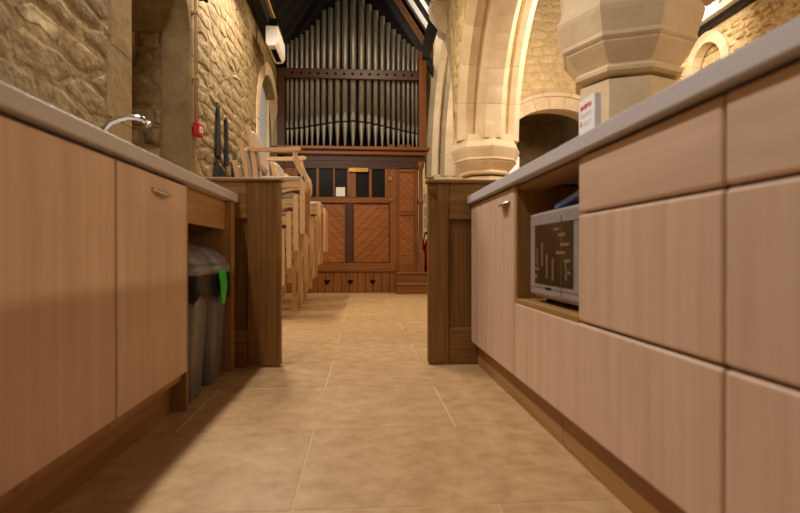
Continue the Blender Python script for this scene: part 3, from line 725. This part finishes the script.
# microwave
mx = .612; my0, my1, mz0, mz1 = 1.450, 1.908, .446, .748
t = thing('microwave', 'silver microwave with dark patterned window inside the niche', 'microwave', (.8, 1.7, .43))
box_part('body', 'silver', t, mx + .02, 1.02, my0, my1, mz0, mz1, bev=.008, seg=2)
d = box_part('door', 'silver', t, mx, mx + .022, my0, my1, mz0 + .012, mz1 - .006, bev=.008, seg=2)
box_part('window', 'black_glass', d, mx - .002, mx + .002, 1.508, 1.850, .497, .700, bev=.001)
for (ya, yb, za, zb) in ((1.86, 1.88, .515, .53), (1.84, 1.88, .545, .552), (1.80, 1.812, .56, .64), (1.755, 1.767, .52, .60), (1.70, 1.712, .515, .585), (1.60, 1.66, .655, .663), (1.57, 1.64, .625, .633), (1.60, 1.68, .60, .608), (1.56, 1.61, .575, .583), (1.59, 1.60, .52, .575), (1.85, 1.86, .56, .62), (1.65, 1.70, .675, .682), (1.56, 1.60, .54, .548)):
    box_part('window_stripe', 'mw_bar', d, mx - .0035, mx - .0015, ya - .038, yb - .038, za, zb)
for zz in (.690, .478): box_part('trim_line', 'steel', d, mx - .002, mx, my0 + .02, my1 - .02, zz + .008, zz + .0095)
box_part('trim_line', 'steel', d, mx - .0022, mx, 1.600, 1.603, .47, .72)
box_part('badge', 'void', d, mx - .002, mx, 1.69, 1.74, .482, .489)
for yy in (my0 + .05, my1 - .05):
    obj('foot', MB().lathe([(.014, .4305), (.014, .453)], mx + .06, yy, 12), 'void', t); obj('foot', MB().lathe([(.014, .4305), (.014, .453)], .95, yy, 12), 'void', t)
mb = MB(); mb.box(.640, .90, 1.47, 1.74, .7495, .764, bev=.003)
for v in mb.bm.verts: v.co.z += max(0, (1.70 - v.co.y)) * .16
t = thing('ring_binder', 'blue folder lying on top of the microwave', 'folder', (.77, 1.6, .7495)); obj('cover', mb, 'blue', t)
box_part('pages', 'paper', t, .66, .895, 1.62, 1.73, .7655, .772)
# white carton on the worktop
t = thing('white_carton', 'slim white carton with red lettering standing on the right worktop', 'carton', (.812, 1.857, .912))
cx0, cy0, cy1, cz1 = .800, 1.790, 1.925, 1.160
box_part('box', 'white', t, cx0, cx0 + .026, cy0, cy1, .9125, cz1, bev=.003)
# printed face: red heading, a small red drop and rows of faint lines
def strokes(name, mat, lst):
    mb = MB()
    for (u0, u1, v0, v1) in lst: mb.box(cx0 - .0008, cx0, cy1 - u1, cy1 - u0, cz1 - v1, cz1 - v0)
    return obj(name, mb, mat, t)
hd = []   # the heading cannot be read in the photograph: a row of worn red marks, no letters
rh = random.Random(11)
for k in range(11):
    a = .018 + k * .0086; v0 = .022 + rh.uniform(0, .005)
    hd.append((a, a + rh.uniform(.004, .0075), v0, v0 + rh.uniform(.012, .018)))
strokes('heading_print', 'print_red', hd)
strokes('drop_print', 'print_red', [(.020, .030, .083, .095), (.023, .027, .078, .099)])
strokes('line_print', 'print_grey', [(.018, .115, .056, .059), (.018, .10, .064, .067), (.045, .11, .086, .089), (.045, .10, .096, .099), (.018, .052, .146, .150), (.018, .06, .156, .159), (.07, .075, .133, .143), (.085, .105, .148, .158), (.018, .09, .172, .175)])

# ------------------------------------------------------------------ fixtures on the left wall
t = thing('call_point', 'small red fire alarm call point on the rubble wall', 'call point', (LX + .03, 4.24, 1.55))
box_part('housing', 'red', t, LX + .012, LX + .055, 4.18, 4.305, 1.51, 1.612, bev=.006)
box_part('press_pane', 'white', t, LX + .055, LX + .058, 4.205, 4.275, 1.54, 1.585)
obj('dot', MB().box(LX + .058, LX + .0595, 4.23, 4.25, 1.555, 1.572), 'void', t)
t = thing('cable_conduit', 'pale vertical conduit running up from the red call point', 'conduit', (LX + .025, 4.20, 1.645))
obj('tube', MB().tube([(LX + .03, 4.20, 1.613), (LX + .03, 4.20, 2.4), (LX + .03, 4.20, 3.45)], .014, 10), 'conduit', t)
for z in (1.95, 2.45, 3.0): obj('clip', MB().box(LX + .0, LX + .05, 4.18, 4.22, z - .012, z + .012, bev=.003), 'conduit', t)
t = thing('wall_bracket', 'small dark ring bracket on the rubble wall above the call point', 'bracket', (LX, 4.36, 2.64))
obj('arm', MB().tube([(LX, 4.36, 2.62), (LX + .05, 4.36, 2.62)], .006, 8), 'void', t); obj('ring', MB().lathe([(.016, 2.61), (.016, 2.63)], LX + .06, 4.36, 14), 'void', t)
def shard(name, label, pts, th=.02):
    mb = MB(); mb.prism(pts, 'x', LX + .005, LX + .005 + th)
    bmesh.ops.bevel(mb.bm, geom=[e for e in mb.bm.edges], offset=.008, segments=1, affect='EDGES')
    return tag(obj(name, mb, 'slate'), label, 'relic', 'dark relics on the left wall')
shard('carved_fragment', 'long dark tapering relic fixed upright to the rubble wall', [(4.80, 1.46), (4.96, 1.46), (4.95, 1.60), (4.93, 1.82), (4.92, 1.90), (4.88, 1.965), (4.84, 1.90), (4.85, 1.80), (4.81, 1.60)])
shard('carved_fragment', 'narrower dark relic upright beside the longest one', [(5.12, 1.44), (5.23, 1.44), (5.22, 1.70), (5.20, 1.86), (5.17, 1.91), (5.13, 1.87), (5.15, 1.75)])
shard('carved_fragment', 'squat dark broken relic low on the rubble wall', [(4.76, 1.27), (5.14, 1.24), (5.18, 1.32), (5.05, 1.37), (4.92, 1.40), (4.80, 1.42)])
shard('carved_fragment', 'small dark pointed relic just behind the chair backs', [(5.42, 1.30), (5.56, 1.30), (5.55, 1.50), (5.50, 1.63), (5.45, 1.55), (5.40, 1.45)])
# white boxed fitting under the wall plate
t = thing('boxed_luminaire', 'white boxed fitting with dark grille hung from the wall plate', 'light fitting', (-1.06, 6.9, 3.46))
obj('casing', MB().prism([(-1.14, 3.10), (-1.14, 3.31), (-1.00, 3.31), (-1.00, 3.13), (-1.03, 3.08), (-1.10, 3.07)], 'y', 6.45, 7.05), 'white', t)
obj('front_cover', MB().prism([(-1.137, 3.103), (-1.137, 3.307), (-1.003, 3.307), (-1.003, 3.133), (-1.032, 3.085), (-1.098, 3.075)], 'y', 6.435, 6.45), 'white', t)
box_part('grille', 'void', t, -1.095, -1.035, 6.55, 6.95, 3.064, 3.072)
box_part('bracket', 'void', t, -1.13, -1.03, 6.60, 6.66, 3.31, 3.47)
